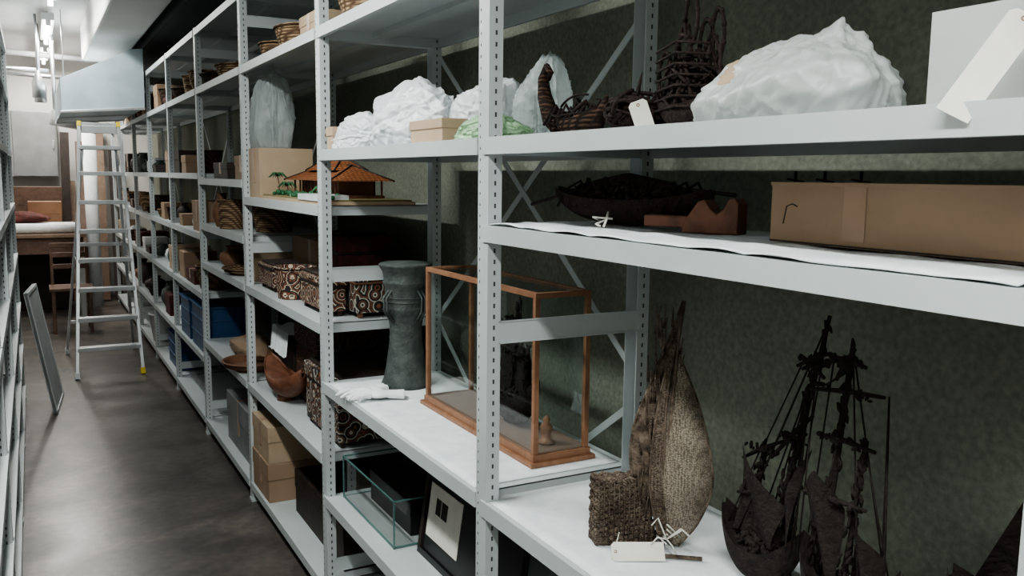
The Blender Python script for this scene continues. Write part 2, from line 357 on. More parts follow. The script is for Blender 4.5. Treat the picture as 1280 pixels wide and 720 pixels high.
def hull(mb,a,b,w,h,m,sheer=.3,n=16,open_=True,point=.6):
    a=Vector(a);b=Vector(b);t=(b-a);Lh=t.length;t.normalize();sd=Vector((-t.y,t.x,0)).normalized();up=Vector((0,0,1))
    def fn(u,v):
        s=2*u-1;ww=w/2*max(.02,(1-abs(s)**2.2))**point;zz=h*sheer*abs(s)**2.4
        ang=pi*v;y=-cos(ang)*ww;d=sin(ang)
        return a+t*(Lh*u)+sd*y+up*(h+zz*1.3-(h*(1-.55*abs(s)**3))*d**.8)
    mb.grid(fn,n*2,10,m)
    mb.grid(lambda u,v:a+t*(Lh*u)+sd*(-cos(pi*v)*w/2*.92*max(.02,(1-abs(2*u-1)**2.2))**point)+up*(h*.86+h*sheer*1.3*abs(2*u-1)**2.4),n*2,4,m)
def tangle(mb,c,r,n,m,tr=.004,seed=1,arc=.7):
    rd=random.Random(seed);c=Vector(c)
    for i in range(n):
        d=Vector((rd.gauss(0,1),rd.gauss(0,1),rd.gauss(0,1))).normalized();e=Vector((rd.gauss(0,1),rd.gauss(0,1),rd.gauss(0,1))).normalized()
        e=(e-d*e.dot(d)).normalized();ph=rd.random()*arc;k=.55+rd.random()*.45
        pts=[]
        for j in range(7):
            a=ph+j*arc*2/6;p=d*cos(a)+e*sin(a);q=c+Vector((p.x*r[0],p.y*r[1],p.z*r[2]))*k
            q.z=max(q.z,c.z-r[2]+tr);pts.append(q)
        mb.tube(pts,tr*(.6+rd.random()*.8),m,5)
def cloves(mb,c,r,n,m,seed=1,s=.008,surf=False,zmin=None):
    rd=random.Random(seed)
    for i in range(n):
        d=Vector((rd.gauss(0,1),rd.gauss(0,1),rd.gauss(0,1))).normalized()*(rd.random()**.33 if not surf else 1)
        q=Vector((c[0]+d.x*r[0],c[1]+d.y*r[1],c[2]+d.z*r[2]))
        if zmin and q.z<zmin+s: q.z=zmin+s
        k=s*rd.uniform(.6,1.3);e=Vector((rd.gauss(0,1),rd.gauss(0,1),rd.gauss(0,1))).normalized()
        mb.tube([q-e*k*1.4,q,q+e*k*1.4],[k*.35,k*.75,k*.5],m,5)
def tag(name,p,rot,w=.07,h=.035,string=None,M=None):
    mb=MB(name)
    if M is None: M=Matrix.Translation(Vector(p))@Euler(rot).to_matrix().to_4x4()
    c=.006
    vs=[(-w/2,-h/2+c,0),(-w/2+c,-h/2,0),(w/2,-h/2,0),(w/2,h/2,0),(-w/2+c,h/2,0),(-w/2,h/2-c,0)]
    n=len(vs);V=[M@Vector(v) for v in vs]+[M@(Vector(v)+Vector((0,0,.0008))) for v in vs]
    mb.add(V,[tuple(range(n))[::-1],tuple(range(n,2*n))]+[(i,(i+1)%n,n+(i+1)%n,n+i) for i in range(n)],TAG)
    mb.lathe(M@Vector((-w/2+.008,0,0)),[(.0035,-.0004),(.0035,.0013),(.0015,.0013),(.0015,-.0004)],CARD,12,M=M.to_3x3())
    if string: mb.tube([M@Vector((-w/2+.006,0,.001))]+[Vector(s) for s in string],.0012,STRING,5)
    return mb.build()
def tag_ab(name,a,b,h,facing,string=None):
    a=Vector(a);b=Vector(b);x=(b-a).normalized();z=Vector(facing);z=(z-x*z.dot(x)).normalized();y=z.cross(x)
    M=Matrix((( x.x,y.x,z.x,0),(x.y,y.y,z.y,0),(x.z,y.z,z.z,0),(0,0,0,1)));M.translation=(a+b)/2
    return tag(name,None,None,(b-a).length,h,string,M)
# ============================================================ BAY A, shelf 1.705
Z=1.705
mb=MB('woven_boat_model')
hull(mb,(1.05,1.70,Z),(1.03,1.50,Z),.075,.04,BASKD,.5)
mb.tube([(1.05,1.68,Z+.02),(1.05,1.735,Z+.05),(1.05,1.765,Z+.10),(1.05,1.772,Z+.14),(1.05,1.755,Z+.165),(1.05,1.738,Z+.15),(1.05,1.748,Z+.135)],[.024,.022,.017,.013,.010,.007,.004],BASKD,8)
mb.tube([(1.03,1.52,Z+.02),(1.03,1.495,Z+.06),(1.03,1.485,Z+.08)],[.016,.010,.004],BASKD,8)
for i in range(9):
    y=1.54+i*.02;mb.tube([(1.01,y,Z+.03),(1.03,y,Z+.065+.008*(i%2)),(1.06,y,Z+.03)],.0035,DARKB,5)
tangle(mb,(1.04,1.6,Z+.05),(.04,.10,.045),26,DARKB,.003,5)
mb.build()
mb=MB('dried_root_bundle');tangle(mb,(1.06,1.42,Z+.045),(.07,.075,.045),60,DARKB,.004,2);cloves(mb,(1.06,1.42,Z+.04),(.055,.065,.036),200,DARKB,4,.007)
mb.ell((1.06,1.42,Z+.030),(.045,.05,.030),DARKB)
for i in range(6):
    mb.tube([(1.06,1.42,Z+.04),(1.04+.01*i,1.39+.015*i,Z+.09),(1.03+.014*i,1.37+.02*i,Z+.115)],[.005,.003,.0015],DARKB,5)
mb.build()
mb=MB('clove_ship_model')
cx,cy=1.07,1.265
hull(mb,(cx,cy+.10,Z),(cx,cy-.09,Z),.08,.05,DARKB,.6)
tangle(mb,(cx,cy,Z+.075),(.045,.078,.075),75,DARKB,.0032,3)
cloves(mb,(cx,cy,Z+.065),(.035,.065,.055),260,DARKB,6,.006,zmin=Z)
for i in range(6):
    y=cy-.07+i*.028
    mb.tube([(cx,y,Z+.03),(cx,y+.004,Z+.15)],.0035,DARKB,6)
for j,(dy,hh,rr) in enumerate([(-.045,.205,.016),(0,.235,.017),(.045,.19,.017),(.02,.165,.022),(-.03,.16,.02),(.07,.14,.018),(-.015,.19,.018)]):
    y=cy+dy;x=cx+.012*(-1)**j
    ring=[(x,y+rr*cos(a)*1.0,Z+hh-.035+sin(a)*.045) for a in [i*2*pi/18 for i in range(19)]]
    mb.tube(ring,.0034,DARKB,6)
    for q in ring[::2]: mb.ell(q,(.005,.005,.0065),DARKB,6,k=5)
    mb.tube([(cx,y,Z+.08),(x,y,Z+hh-.07)],.003,DARKB,6)
for j in range(7): mb.tube([(cx-.03,cy-.075,Z+.04+j*.018),(cx-.045,cy,Z+.045+j*.019),(cx-.03,cy+.075,Z+.04+j*.018)],.0026,DARKB,6)
mb.build()
tag('paper_label_tag',(.99,1.315,Z+.03),(radians(85),radians(70),radians(-40)),.055,.035)
b=film('plastic_wrapped_bundle',(1.06,1.0,Z+.028),(.115,.172,.108),4,BAGT,Z,knot=(-.2,-.42,.85),spikes=[((-.14,-.45,.88),.15,90),((-.1,-.33,.95),.07,22),((0,-.62,.8),.10,120)],lo=.90,facets=40,q=12,wr=80,wamp=.055,mats=[BAGT,CARDL],sq=2.5)
for p in b.data.polygons:
    q=p.center
    if .045+(q.z-.08)*.8<q.y<.085+(q.z-.08)*.8 and q.x<.0 and q.z>.06: p.material_index=1
cbox('white_archive_box',1.0,1.22,.50,.735,Z,.125,mat('white_card',(.52,.53,.52),.85),lid=False,tape=False)
mb=MB('carved_mask_fragment');tangle(mb,(1.07,.61,Z+.175),(.04,.07,.047),60,DARKB,.007,9);mb.ell((1.07,.61,Z+.163),(.035,.06,.035),DARKB);mb.build()
tag_ab('paper_label_tag.001',(.955,.585,1.802),(.868,.606,1.690),.036,(-.75,-.6,.25),[(.985,.60,Z+.115),(1.0,.62,Z+.127),(1.03,.60,Z+.13)])
# ============================================================ BAY A, shelf 1.5115
Z=1.5115
mb=MB('foam_liner_sheet')
mb.grid(lambda u,v:(.886+.010*noise.noise(Vector((u*6,0,0)))*(1-v)+v*.38,.53+u*1.19+.006*noise.noise(Vector((v*4,3,1))),Z+.002+.010*abs(noise.noise(Vector((u*9,v*6,2))))),60,20,PAPER)
mb.build(solid=.002)
zs=Z+.009
mb=MB('dark_canoe_model')
hull(mb,(1.06,1.72,zs),(1.13,1.27,zs),.10,.055,DARKB,.35,20)
mb.tube([(1.065,1.70,zs+.05),(1.09,1.6,zs+.075),(1.10,1.5,zs+.085),(1.115,1.38,zs+.075),(1.13,1.28,zs+.045)],[.006,.02,.026,.018,.006],DARKB,10)
cloves(mb,(1.095,1.52,zs+.060),(.045,.18,.036),520,DARKB,12,.007)
for i in range(12):
    t=i/11;y=1.66-t*.34;x=1.07+t*.05;mb.tube([(x-.045,y,zs+.035),(x-.02,y,zs+.075),(x+.015,y,zs+.092),(x+.045,y,zs+.05)],.003,DARK,5)
mb.tube([(1.04,1.80,zs+.035),(1.10,1.55,zs+.095),(1.14,1.22,zs+.07)],.004,DWOOD,6)
for pts in ([(1.03,1.47,zs+.03),(1.01,1.45,zs+.015),(1.0,1.47,zs+.006),(.99,1.44,zs+.004)],[(1.03,1.47,zs+.03),(1.0,1.43,zs+.02),(.985,1.42,zs+.004)],[(1.02,1.44,zs+.018),(1.0,1.48,zs+.02),(1.03,1.50,zs+.012)]):
    mb.tube(pts,.0022,STRING,6)
mb.build()
mb=MB('wooden_boat_stand')
M=Matrix.Translation((1.10,1.235,zs))@Matrix.Rotation(radians(-70),4,'Z')
pr=[(-.055,0),(.06,0),(.06,.055),(.052,.066),(.04,.064),(.030,.045),(.018,.036),(.004,.045),(-.008,.062),(-.022,.058),(-.05,.02)]
n=len(pr);V=[M@Vector((x,-.02,z)) for x,z in pr]+[M@Vector((x,.02,z)) for x,z in pr]
mb.add(V,[tuple(range(n)),tuple(range(n,2*n))[::-1]]+[((i+1)%n,i,n+i,n+(i+1)%n) for i in range(n)],RWOOD)
mb.box(-.14,-.03,-.016,.016,.008,.03,RWOOD,M)
mb.build(.003)
mb=MB('dark_ship_fragment');tangle(mb,(1.27,1.12,Z+.05),(.03,.11,.05),40,DARK,.004,12);cloves(mb,(1.27,1.12,Z+.045),(.03,.11,.04),250,DARK,13,.008,zmin=Z);hull(mb,(1.27,1.24,Z),(1.27,1.0,Z),.05,.05,DARK);
for y in (1.05,1.13,1.2): mb.tube([(1.27,y,Z+.05),(1.27,y,Z+.125)],.003,DARK);mb.tube([(1.27,y-.02,Z+.105),(1.27,y+.02,Z+.11)],.002,DARK)
mb.build()
mb=MB('cardboard_box')
mb.box(1.055,1.24,.42,1.045,zs,zs+.094,CARD)
mb.box(1.053,1.242,.418,1.047,zs+.090,zs+.096,CARD);mb.box(1.0535,1.0545,.86,.90,zs+.01,zs+.0965,TAPE);mb.box(1.053,1.15,.86,.90,zs+.0962,zs+.0966,TAPE)
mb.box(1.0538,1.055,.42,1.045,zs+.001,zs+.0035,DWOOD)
mb.tube([(1.0545,1.018,zs+.030),(1.0545,1.012,zs+.058),(1.0545,1.0,zs+.062),(1.0545,.99,zs+.058)],.0010,DWOOD,5)
mb.build(.002)
# ============================================================ BAY A, shelf .87
Z=.87
MB('foam_liner_sheet.001').grid(lambda u,v:(.892+v*.425,.52+u*1.2,Z+.0012+.0015*abs(noise.noise(Vector((u*5,v*3,7))))),40,14,PAPER).build(solid=.001)
U=Vector((.77,-.64,0));Nn=Vector((-.64,-.77,0));c0=Vector((1.115,1.32,0))
Z+=.003
mb=MB('palm_leaf_sailboat')
hu=Vector((.124,-.041,0)).normalized();hn=Vector((-hu.y,hu.x,0))
base=Vector((.972,1.405,Z))
for i in range(15):
    z=.006+i*.0092
    for k in range(4):
        o=hn*(k*.013)+Vector((0,0,z));l=.132-.003*i+.004*sin(i*2.1)
        pts=[base+o+hu*(l*t)+Vector((0,0,.0022*sin(t*19+i*1.7+k)))+hn*.003*sin(t*37+i*2) for t in [j/16 for j in range(17)]]
        mb.tube(pts,.0060,FIBRE if (i+k)%3 else BARK,6)
for j in range(12):
    q=base+hu*(.005+j*.0108)-hn*.005;mb.tube([q+Vector((0,0,.004)),q-hn*.003+Vector((0,0,.07)),q+Vector((0,0,.134))],.0022,FIBRE,5)
def leaf(rows,m,bul,thick,offn=0,nv=16,rim=.0028,rough=0):
    def S(u):
        x=u*(len(rows)-1);i=min(int(x),len(rows)-2);f=x-i
        g=lambda k:rows[k]
        p0,p1,p2,p3=g(max(i-1,0)),g(i),g(i+1),g(min(i+2,len(rows)-1))
        return [0.5*((2*b)+(-a+c)*f+(2*a-5*b+4*c-d)*f*f+(-a+3*b-3*c+d)*f**3) for a,b,c,d in zip(p0,p1,p2,p3)]
    for sgn in (1,-1):
        def fn(u,v):
            z,cx,hw=S(u);hw=max(hw,.0015);s=2*v-1
            e=rough*noise.noise(Vector((u*14,v*5,sgn)))
            return c0+U*(cx+(hw+e)*s)+Nn*(offn+e+sgn*thick*(1-s*s)*hw/.05+bul*(1-s*s)*hw/.05)+Vector((0,0,z))
        mb.grid(fn,48,nv,m)
    for s in (-1,1):
        mb.tube([c0+U*(S(i/24)[1]+s*S(i/24)[2])+Nn*offn+Vector((0,0,S(i/24)[0])) for i in range(25)],rim,BARK,6)
k=.00157
leaf([(.880,-2*k,4*k),(.93,2*k,24*k),(1.008,6*k,36*k),(1.09,5*k,31*k),(1.178,1*k,19*k),(1.24,-5*k,9*k),(1.276,-9*k,2*k)],PALM,.02,.006)
leaf([(.93,-34*k,5*k),(.97,-40*k,13*k),(1.04,-44*k,19*k),(1.10,-42*k,20*k),(1.146,-38*k,17*k),(1.20,-30*k,12*k),(1.26,-20*k,9*k),(1.32,-10*k,5*k),(1.38,-2*k,1*k)],BARK,.010,.006,-.015,rough=.004)
leaf([(.90,-18*k,5*k),(1.0,-27*k,9*k),(1.1,-27*k,7*k),(1.2,-22*k,4*k),(1.3,-12*k,2*k)],FIBRE,.008,.005,.012,rough=.003)
mb.tube([c0+U*(-.03)+Nn*.01+Vector((0,0,.877)),c0+U*(-.02)+Nn*.01+Vector((0,0,1.15)),c0+U*(-.008)+Nn*.01+Vector((0,0,1.36))],[.006,.004,.0025],BARK)
rd=random.Random(4)
for i in range(60):
    z=.93+.4*rd.random();x=-.085+.065*rd.random()+.06*(z-.93)
    mb.tube([c0+U*x-Nn*.005+Vector((0,0,z)),c0+U*(x-.008+.02*rd.random())+Nn*.006+Vector((0,0,min(1.375,z+.03+.05*rd.random())))],[.003,.001],rd.choice([BARK,FIBRE]),5)
q=c0+U*(-.02)+Nn*.06+Vector((0,0,.915))
for a in ((.05,-.02,.01),(-.03,0,.03),(.02,.0,-.025),(-.03,0,-.01),(.045,.0,.012)):
    mb.tube([q,q+U*a[0]*.6+Vector((0,0,a[2]+.012)),q+U*a[0]+Vector((0,0,a[2]-.004))],.0016,STRING,6)
for i in range(5): mb.tube([q+Vector((0,0,.01*i-.01)),q-Nn*.05+U*(.012*i-.02)+Vector((0,0,-.015))],.0016,STRING,5)
mb.tube([c0+U*(-.07)+Nn*.06+Vector((0,0,.880)),c0+U*(.05)+Nn*.055+Vector((0,0,.879))],.004,BARK)
mb.build()
d=Vector((.101,-.052));an=atan2(d.y,d.x)
tag('paper_label_tag.002',(1.012,1.313,Z+.016),(radians(50),0,an),.105,.038,[(1.0,1.36,Z+.04)])
# -------- rigged clove ships
def rigship(name,X,ya,yb,masts,yards,lines,hh=.07,hw=.09,bulk=600,seed=1,Z=.873):
    mb=MB(name);ym=(ya+yb)/2;hl=abs(ya-yb)/2
    hull(mb,(X-.01,ya,Z),(X+.01,yb,Z),hw,hh,DARK,.7,20)
    cloves(mb,(X,ym,Z+hh*.75),(hw*.36,hl*.75,hh*.55),bulk,DARK,seed,.007,zmin=Z)
    for j,(y0,z0,y1,z1,r) in enumerate(masts):
        mb.tube([(X,y0,z0),(X+.004,(y0+y1)/2,(z0+z1)/2),(X,y1,z1)],[r,r*.85,r*.5],DARK)
        rd=random.Random(seed+j)
        for i in range(60):
            t=rd.random();w=.012*(1-t)+.004
            q=Vector((X+rd.uniform(-.006,.006),y0+(y1-y0)*t+rd.uniform(-w,w),z0+(z1-z0)*t));e=Vector((rd.gauss(0,.3),rd.gauss(0,.4),1)).normalized()*.010
            mb.tube([q-e,q,q+e],[.0015,.004,.002],DARK,5)
    for (a,b) in yards:
        mb.tube([(X-.01,*a),(X-.01,(a[0]+b[0])/2,(a[1]+b[1])/2+.003),(X-.01,*b)],[.003,.0045,.003],DARK)
        cloves(mb,(X-.01,(a[0]+b[0])/2,(a[1]+b[1])/2),(.005,abs(a[0]-b[0])/2,.007),18,DARK,int(a[1]*1000),.005)
    for i,(a,b) in enumerate(lines): mb.tube([(X,*a),(X+.018*(-1)**i,*b)],.0019,DARK,4)
    return mb
mb=rigship('clove_sailing_ship',1.16,1.225,1.04,[(1.115,.93,1.005,1.395,.007),(1.16,.93,1.14,1.14,.005),(1.075,.93,1.04,1.27,.005)],
 [((1.06,1.30),(.99,1.335)),((1.055,1.32),(1.0,1.29)),((1.11,1.12),(1.02,1.22)),((1.18,1.10),(1.08,1.16)),((1.19,1.03),(1.10,1.05))],
 [((1.005,1.39),(1.21,.95)),((1.005,1.39),(1.18,.95)),((1.005,1.39),(1.13,1.0)),((1.005,1.39),(1.05,.95)),((1.04,1.27),(1.16,.97)),((1.04,1.27),(1.04,.95)),((1.06,1.30),(1.15,1.14)),((1.14,1.14),(1.21,.95)),((.99,1.335),(1.04,1.0))],seed=21)
mb.grid(lambda u,v:(1.14+.014*sin(v*3+u*4),1.19-.11*u-.015*v,.96+.17*v*(1-.55*u)),12,10,DARK)
mb.grid(lambda u,v:(1.15+.014*sin(v*3+u*4),1.105-.05*u-.03*v,.96+.20*v*(.4+.6*u)),12,10,DARK)
mb.build()
mb=rigship('clove_sailing_ship.001',1.10,.975,.80,[(.955,.93,.905,1.37,.008),(.905,.93,.872,1.22,.006),(.965,.93,.95,1.12,.005)],
 [((.975,1.285),(.835,1.302)),((.94,1.345),(.87,1.34)),((.955,1.215),(.845,1.215)),((.975,1.11),(.855,1.12)),((.925,1.31),(.893,1.365))],
 [((.905,1.365),(.82,.95)),((.905,1.365),(.85,.95)),((.905,1.365),(.97,.97)),((.835,1.302),(.805,.95)),((.835,1.302),(.84,.97)),((.975,1.285),(.975,1.0)),((.872,1.22),(.815,.97)),((.905,1.30),(.95,1.0)),((.905,1.33),(.975,1.285))],seed=41,hh=.09)
mb.grid(lambda u,v:(1.09+.014*sin(v*3+u*5),.965-.07*u+.01*v,.97+.19*v*(1-.5*abs(u-.4))),12,10,DARK)
mb.grid(lambda u,v:(1.10+.014*sin(v*3+u*5),.89-.06*u,.97+.14*v*(1-.5*u)),12,10,DARK)
mb.build()
mb=MB('clove_sailing_ship.002')
X2=1.14;Z=.873
hull(mb,(X2,.745,Z),(X2+.02,.34,Z),.15,.12,DARK,.5,20)
mb.grid(lambda u,v:(X2+.02*sin(v*3),.745-.03*v-.32*u*(1-.2*v),.98+.36*v*min(1,u*1.6+.2)),14,12,DARK)
mb.tube([(X2,.60,.95),(X2,.56,1.36)],[.01,.005],DARK)
cloves(mb,(X2,.54,Z+.12),(.06,.17,.08),900,DARK,22,.009,zmin=Z)
mb.build()
# ============================================================ BAY B, shelf 1.705
Z=1.705
film('white_plastic_bag',(1.03,2.49,Z+.062),(.13,.28,.118),11,BAG,Z,lo=.72,facets=30,q=22,wr=56,wamp=.07,spikes=[((-.1,-.25,1),.16,18),((-.2,.6,.6),.16,25)],sq=2.5)
film('white_plastic_bag.001',(.965,2.82,Z+.04),(.076,.17,.070),13,BAG,Z,lo=.70,facets=26,q=24,wr=46,wamp=.08,spikes=[((-.2,.3,.8),.2,20)],sq=2.5)
film('white_plastic_bag.002',(1.12,2.19,Z+.07),(.11,.13,.115),17,BAG,Z,lo=.70,facets=26,q=24,wr=46,wamp=.08,spikes=[((0,.2,1),.12,16)],sq=2.5)
cbox('small_cardboard_box',.91,.98,2.03,2.24,Z,.06,CARDL,tape=False)
cbox('small_cardboard_box.001',.897,.96,2.895,2.965,Z,.075,CARDL,tape=False)
film('printed_plastic_bag',(.975,1.89,Z+.025),(.08,.13,.042),19,BAGGR,Z,lo=.6,facets=22,q=24,wr=40,wamp=.1)
film('clear_plastic_bag',(1.15,1.93,Z+.085),(.06,.105,.105),23,BAGG,Z,lo=.75,facets=24,q=20,wr=60,wamp=.08,knot=(0,-.15,1),spikes=[((0,-.3,1),.30,8)],sq=2.6)
# ============================================================ BAY B, shelf .879
Z=.879
MB('foam_liner_sheet.002').grid(lambda u,v:(.892+v*.425,1.80+u*1.17,Z+.0012+.0012*abs(noise.noise(Vector((u*5,v*3,17))))),40,14,PAPER).build(solid=.001)
Z+=.003
mb=MB('bronze_kettle_drum')
mb.lathe((1.13,2.83,Z),[(.086,0),(.088,.008),(.084,.016),(.078,.03),(.070,.07),(.063,.12),(.058,.16),(.056,.195),(.058,.20),(.056,.205),(.060,.235),(.068,.26),(.073,.275),(.073,.283),(.070,.29),(.072,.33),(.074,.355),(.080,.365),(.080,.372),(.076,.38),(.080,.405),(.092,.425),(.094,.432),(.088,.436),(.001,.437)],BRONZE,40)
for i in range(4):
    a=radians(20+90*i);e=Vector((cos(a),sin(a),0));f=Vector((-sin(a),cos(a),0));c=Vector((1.13,2.83,Z))
    for d in (-.008,.008): mb.tube([c+e*.07+f*d+Vector((0,0,.345)),c+e*.093+f*d+Vector((0,0,.32)),c+e*.09+f*d+Vector((0,0,.27)),c+e*.06+f*d+Vector((0,0,.235))],.004,BRONZE,6)
for z in (.05,.10,.15,.30,.315): mb.lathe((1.13,2.83,Z+z),[(.0745-.12*z if z<.2 else .0722,0),(.0765-.12*z if z<.2 else .0742,.002),(.0745-.12*z if z<.2 else .0722,.004)],BRONZE,40)
mb.build()
def glove(name,c,rz,flip=1):
    mb=MB(name);M=Matrix.Translation(Vector(c))@Matrix.Rotation(rz,4,'Z')
    def T(pts,r): mb.tube([M@Vector((x,y*flip,z)) for x,y,z in pts],r,GLOVE,10)
    mb.ell(M@Vector((0,0,.013)),(.045,.038,.012),GLOVE,16,M.to_3x3())
    T([(-.03,0,.012),(-.06,0,.012),(-.085,.004,.012)],[.012,.013,.014])
    T([(-.03,.015,.012),(-.06,.018,.011),(-.085,.02,.010)],[.011,.011,.012]);T([(-.03,-.015,.012),(-.06,-.018,.011),(-.085,-.018,.010)],[.011,.011,.012])
    for i,(y,l,b) in enumerate(((-.031,.055,-.75),(-.011,.07,-.25),(.011,.075,.2),(.031,.062,.7))):
        T([(.025,y,.013),(.05,y+b*.012,.018),(.04+l*.6,y+b*.022,.014),(.035+l,y+b*.03,.008)],[.009,.0082,.0078,.005])
    T([(-.01,.03,.012),(.015,.055,.014),(.04,.070,.010)],[.011,.010,.006])
    return mb.build(remesh=.002)
glove('cotton_glove',(.955,2.755,Z),radians(-150))
glove('cotton_glove.001',(.975,2.685,Z+.004),radians(160),-1)
mb=MB('glass_display_case')
x0,x1,y0,y1,z0,z1=1.091,1.259,1.861,2.561,Z,1.331
f=.014
mb.box(x0-.014,x1+.014,y0-.014,y1+.014,z0,z0+.012,WOOD);mb.box(x0-.004,x1+.004,y0-.004,y1+.004,z0+.012,z0+.03,WOOD)
for x in (x0,x1-f):
    for y in (y0,y1-f): mb.box(x,x+f,y,y+f,z0+.03,z1,WOOD)
for z in (z1-f,):
    for x in (x0,x1-f): mb.box(x,x+f,y0+f,y1-f,z,z1,WOOD)
    for y in (y0,y1-f): mb.box(x0+f,x1-f,y,y+f,z,z1,WOOD)
mb.box(x0+.002,x1-.002,y0+.002,y1-.002,z0+.03,z0+.032,mat('case_felt_brown',(.17,.11,.08),.9))
gx=lambda x:mb.add([(x,y0+f,z0+.03),(x,y1-f,z0+.03),(x,y1-f,z1-f),(x,y0+f,z1-f)],[(0,1,2,3)],G)
gy=lambda y:mb.add([(x0+f,y,z0+.03),(x1-f,y,z0+.03),(x1-f,y,z1-f),(x0+f,y,z1-f)],[(0,1,2,3)],G)
gx(x0+f/2);gx(x1-f/2);gy(y0+f/2);gy(y1-f/2)
mb.add([(x0+f,y0+f,z1-.004),(x1-f,y0+f,z1-.004),(x1-f,y1-f,z1-.004),(x0+f,y1-f,z1-.004)],[(0,1,2,3)],G)
mb.build(.0015)
zz=Z+.033
mb=rigship('clove_boat_in_case',1.185,2.26,2.02,[(2.16,zz+.05,2.11,zz+.37,.007),(2.21,zz+.05,2.20,zz+.26,.006),(2.08,zz+.05,2.06,zz+.24,.006)],
 [((2.17,zz+.30),(2.06,zz+.31)),((2.20,zz+.22),(2.04,zz+.2))],[((2.11,zz+.37),(2.25,zz+.07)),((2.11,zz+.37),(2.03,zz+.07)),((2.11,zz+.37),(2.19,zz+.07)),((2.20,zz+.26),(2.25,zz+.07))],seed=61,hh=.08,hw=.08,bulk=450,Z=zz)
mb.grid(lambda u,v:(1.175+.012*sin(u*3),2.20-.13*u,zz+.09+.21*v*(1-.4*u)),8,8,DARK)
mb.grid(lambda u,v:(1.19+.012*sin(u*3),2.11-.06*u,zz+.09+.15*v*(1-.4*u)),8,8,DARK)
mb.build()
mb=MB('small_carved_figure');mb.lathe((1.17,1.93,zz),[(.022,0),(.024,.006),(.014,.012),(.012,.03),(.018,.045),(.008,.056),(.011,.066),(.001,.076)],TERRA,16);mb.build()
# ============================================================ BAY B, shelf .4535
Z=.4535
mb=MB('glass_tank')
x0,x1,y0,y1,z0,z1=.94,1.22,2.46,2.965,Z,Z+.155
for a,b in (((x0,y0),(x0,y1)),((x1,y0),(x1,y1)),((x0,y0),(x1,y0)),((x0,y1),(x1,y1))):
    mb.add([(a[0],a[1],z0+.004),(b[0],b[1],z0+.004),(b[0],b[1],z1),(a[0],a[1],z1)],[(0,1,2,3)],G)
mb.box(x0,x1,y0,y1,z0,z0+.004,GREYB)
EDGE=mat('glass_edge_green',(.09,.19,.18),.2)
e=.0022
for z in (z0+.005,z1):
    for x in (x0,x1): mb.box(x-e,x+e,y0,y1,z-e,z+e,EDGE)
    for y in (y0,y1): mb.box(x0,x1,y-e,y+e,z-e,z+e,EDGE)
for x in (x0,x1):
    for y in (y0,y1): mb.box(x-e,x+e,y-e,y+e,z0,z1,EDGE)
mb.build()
cbox('black_archive_box',1.02,1.20,2.52,2.9,Z+.0045,.11,BLACKP,tape=False)
mb=MB('framed_picture')
M=Matrix.Translation((1.0,0,Z))@Matrix.Rotation(radians(8),4,'Y')
w0,w1,hh=1.80,2.42,.265
mb.box(.006,.012,w0+.015,w1-.015,.015,hh-.015,BLACKP,M)
for a in ((w0,w1,0,.02),(w0,w1,hh-.02,hh)): mb.box(0,.02,*a,BLACKP,M)
for a in ((w0,w0+.02),(w1-.02,w1)): mb.box(0,.02,a[0],a[1],.02,hh-.02,DWOOD if a[0]>2 else BLACKP,M)
mb.box(.003,.0055,2.16,2.38,.07,.235,TAG,M);mb.box(.0022,.0028,2.25,2.33,.15,.20,DWOOD,M);mb.box(.0018,.0021,2.29,2.293,.15,.20,TAG,M)
mb.build(.001)
cbox('cardboard_box.001',.95,1.25,1.85,2.5,.10,.2,DWOOD,tape=False)
# ============================================================ BAY C
Z=1.5115
mb=MB('village_house_diorama')
mb.box(.90,1.25,3.03,4.0,Z,Z+.012,CARDL);mb.box(.91,1.24,3.04,3.99,Z+.012,Z+.018,MOSS)
mb.box(.895,1.0,3.05,3.35,Z+.013,Z+.035,WHITEP);mb.box(.93,1.05,3.4,3.6,Z+.018,Z+.028,WHITEP)
hx0,hx1,hy0,hy1=1.0,1.2,3.22,3.82
mb.box(hx0+.03,hx1-.03,hy0+.04,hy1-.04,Z+.03,Z+.085,TERRA);mb.box(hx0,hx1,hy0,hy1,Z+.018,Z+.03,RWOOD)
for i in range(8):
    y=hy0+.01+i*(hy1-hy0-.02)/7
    for x in (hx0+.008,hx1-.008): mb.tube([(x,y,Z+.03),(x,y,Z+.09)],.004,RWOOD)
def roof(x0,x1,y0,y1,z0,z1,ins):
    vs=[(x0,y0,z0),(x1,y0,z0),(x1,y1,z0),(x0,y1,z0),((x0+x1)/2,y0+ins,z1),((x0+x1)/2,y1-ins,z1)]
    mb.add(vs,[(0,1,4),(1,2,5,4),(2,3,5),(3,0,4,5),(3,2,1,0)],ROOF)
    mb.tube([vs[4],vs[5]],.005,DWOOD)
    for a,b in ((0,4),(1,4),(2,5),(3,5)): mb.tube([vs[a],vs[b]],.004,DWOOD)
roof(hx0-.03,hx1+.03,hy0-.03,hy1+.03,Z+.085,Z+.145,.12);roof(hx0+.03,hx1-.03,hy0+.1,hy1-.1,Z+.125,Z+.18,.10)
def palm(x,y,h):
    mb.tube([(x,y,Z+.015),(x+.006,y,Z+h*.6),(x,y+.004,Z+h)],[.004,.003,.003],TERRA)
    for i in range(8):
        a=i*pi/4;mb.tube([(x,y,Z+h),(x+.02*cos(a),y+.02*sin(a),Z+h+.012),(x+.042*cos(a),y+.042*sin(a),Z+h-.008)],[.003,.005,.001],GREEN,5)
for x,y,h in ((.96,3.92,.10),(.95,3.72,.06),(1.18,3.93,.13),(.93,3.15,.05)): palm(x,y,h)
for i in range(46):
    x=random.uniform(.92,1.0);y=random.uniform(3.05,3.97);s=random.uniform(.006,.014);mb.ell((x,y,Z+.018+s*.8),(s,s*1.3,s),GREEN,8)
mb.build()
cbox('cardboard_box.002',.905,1.15,4.03,4.24,Z,.225,CARDL,lid=False)
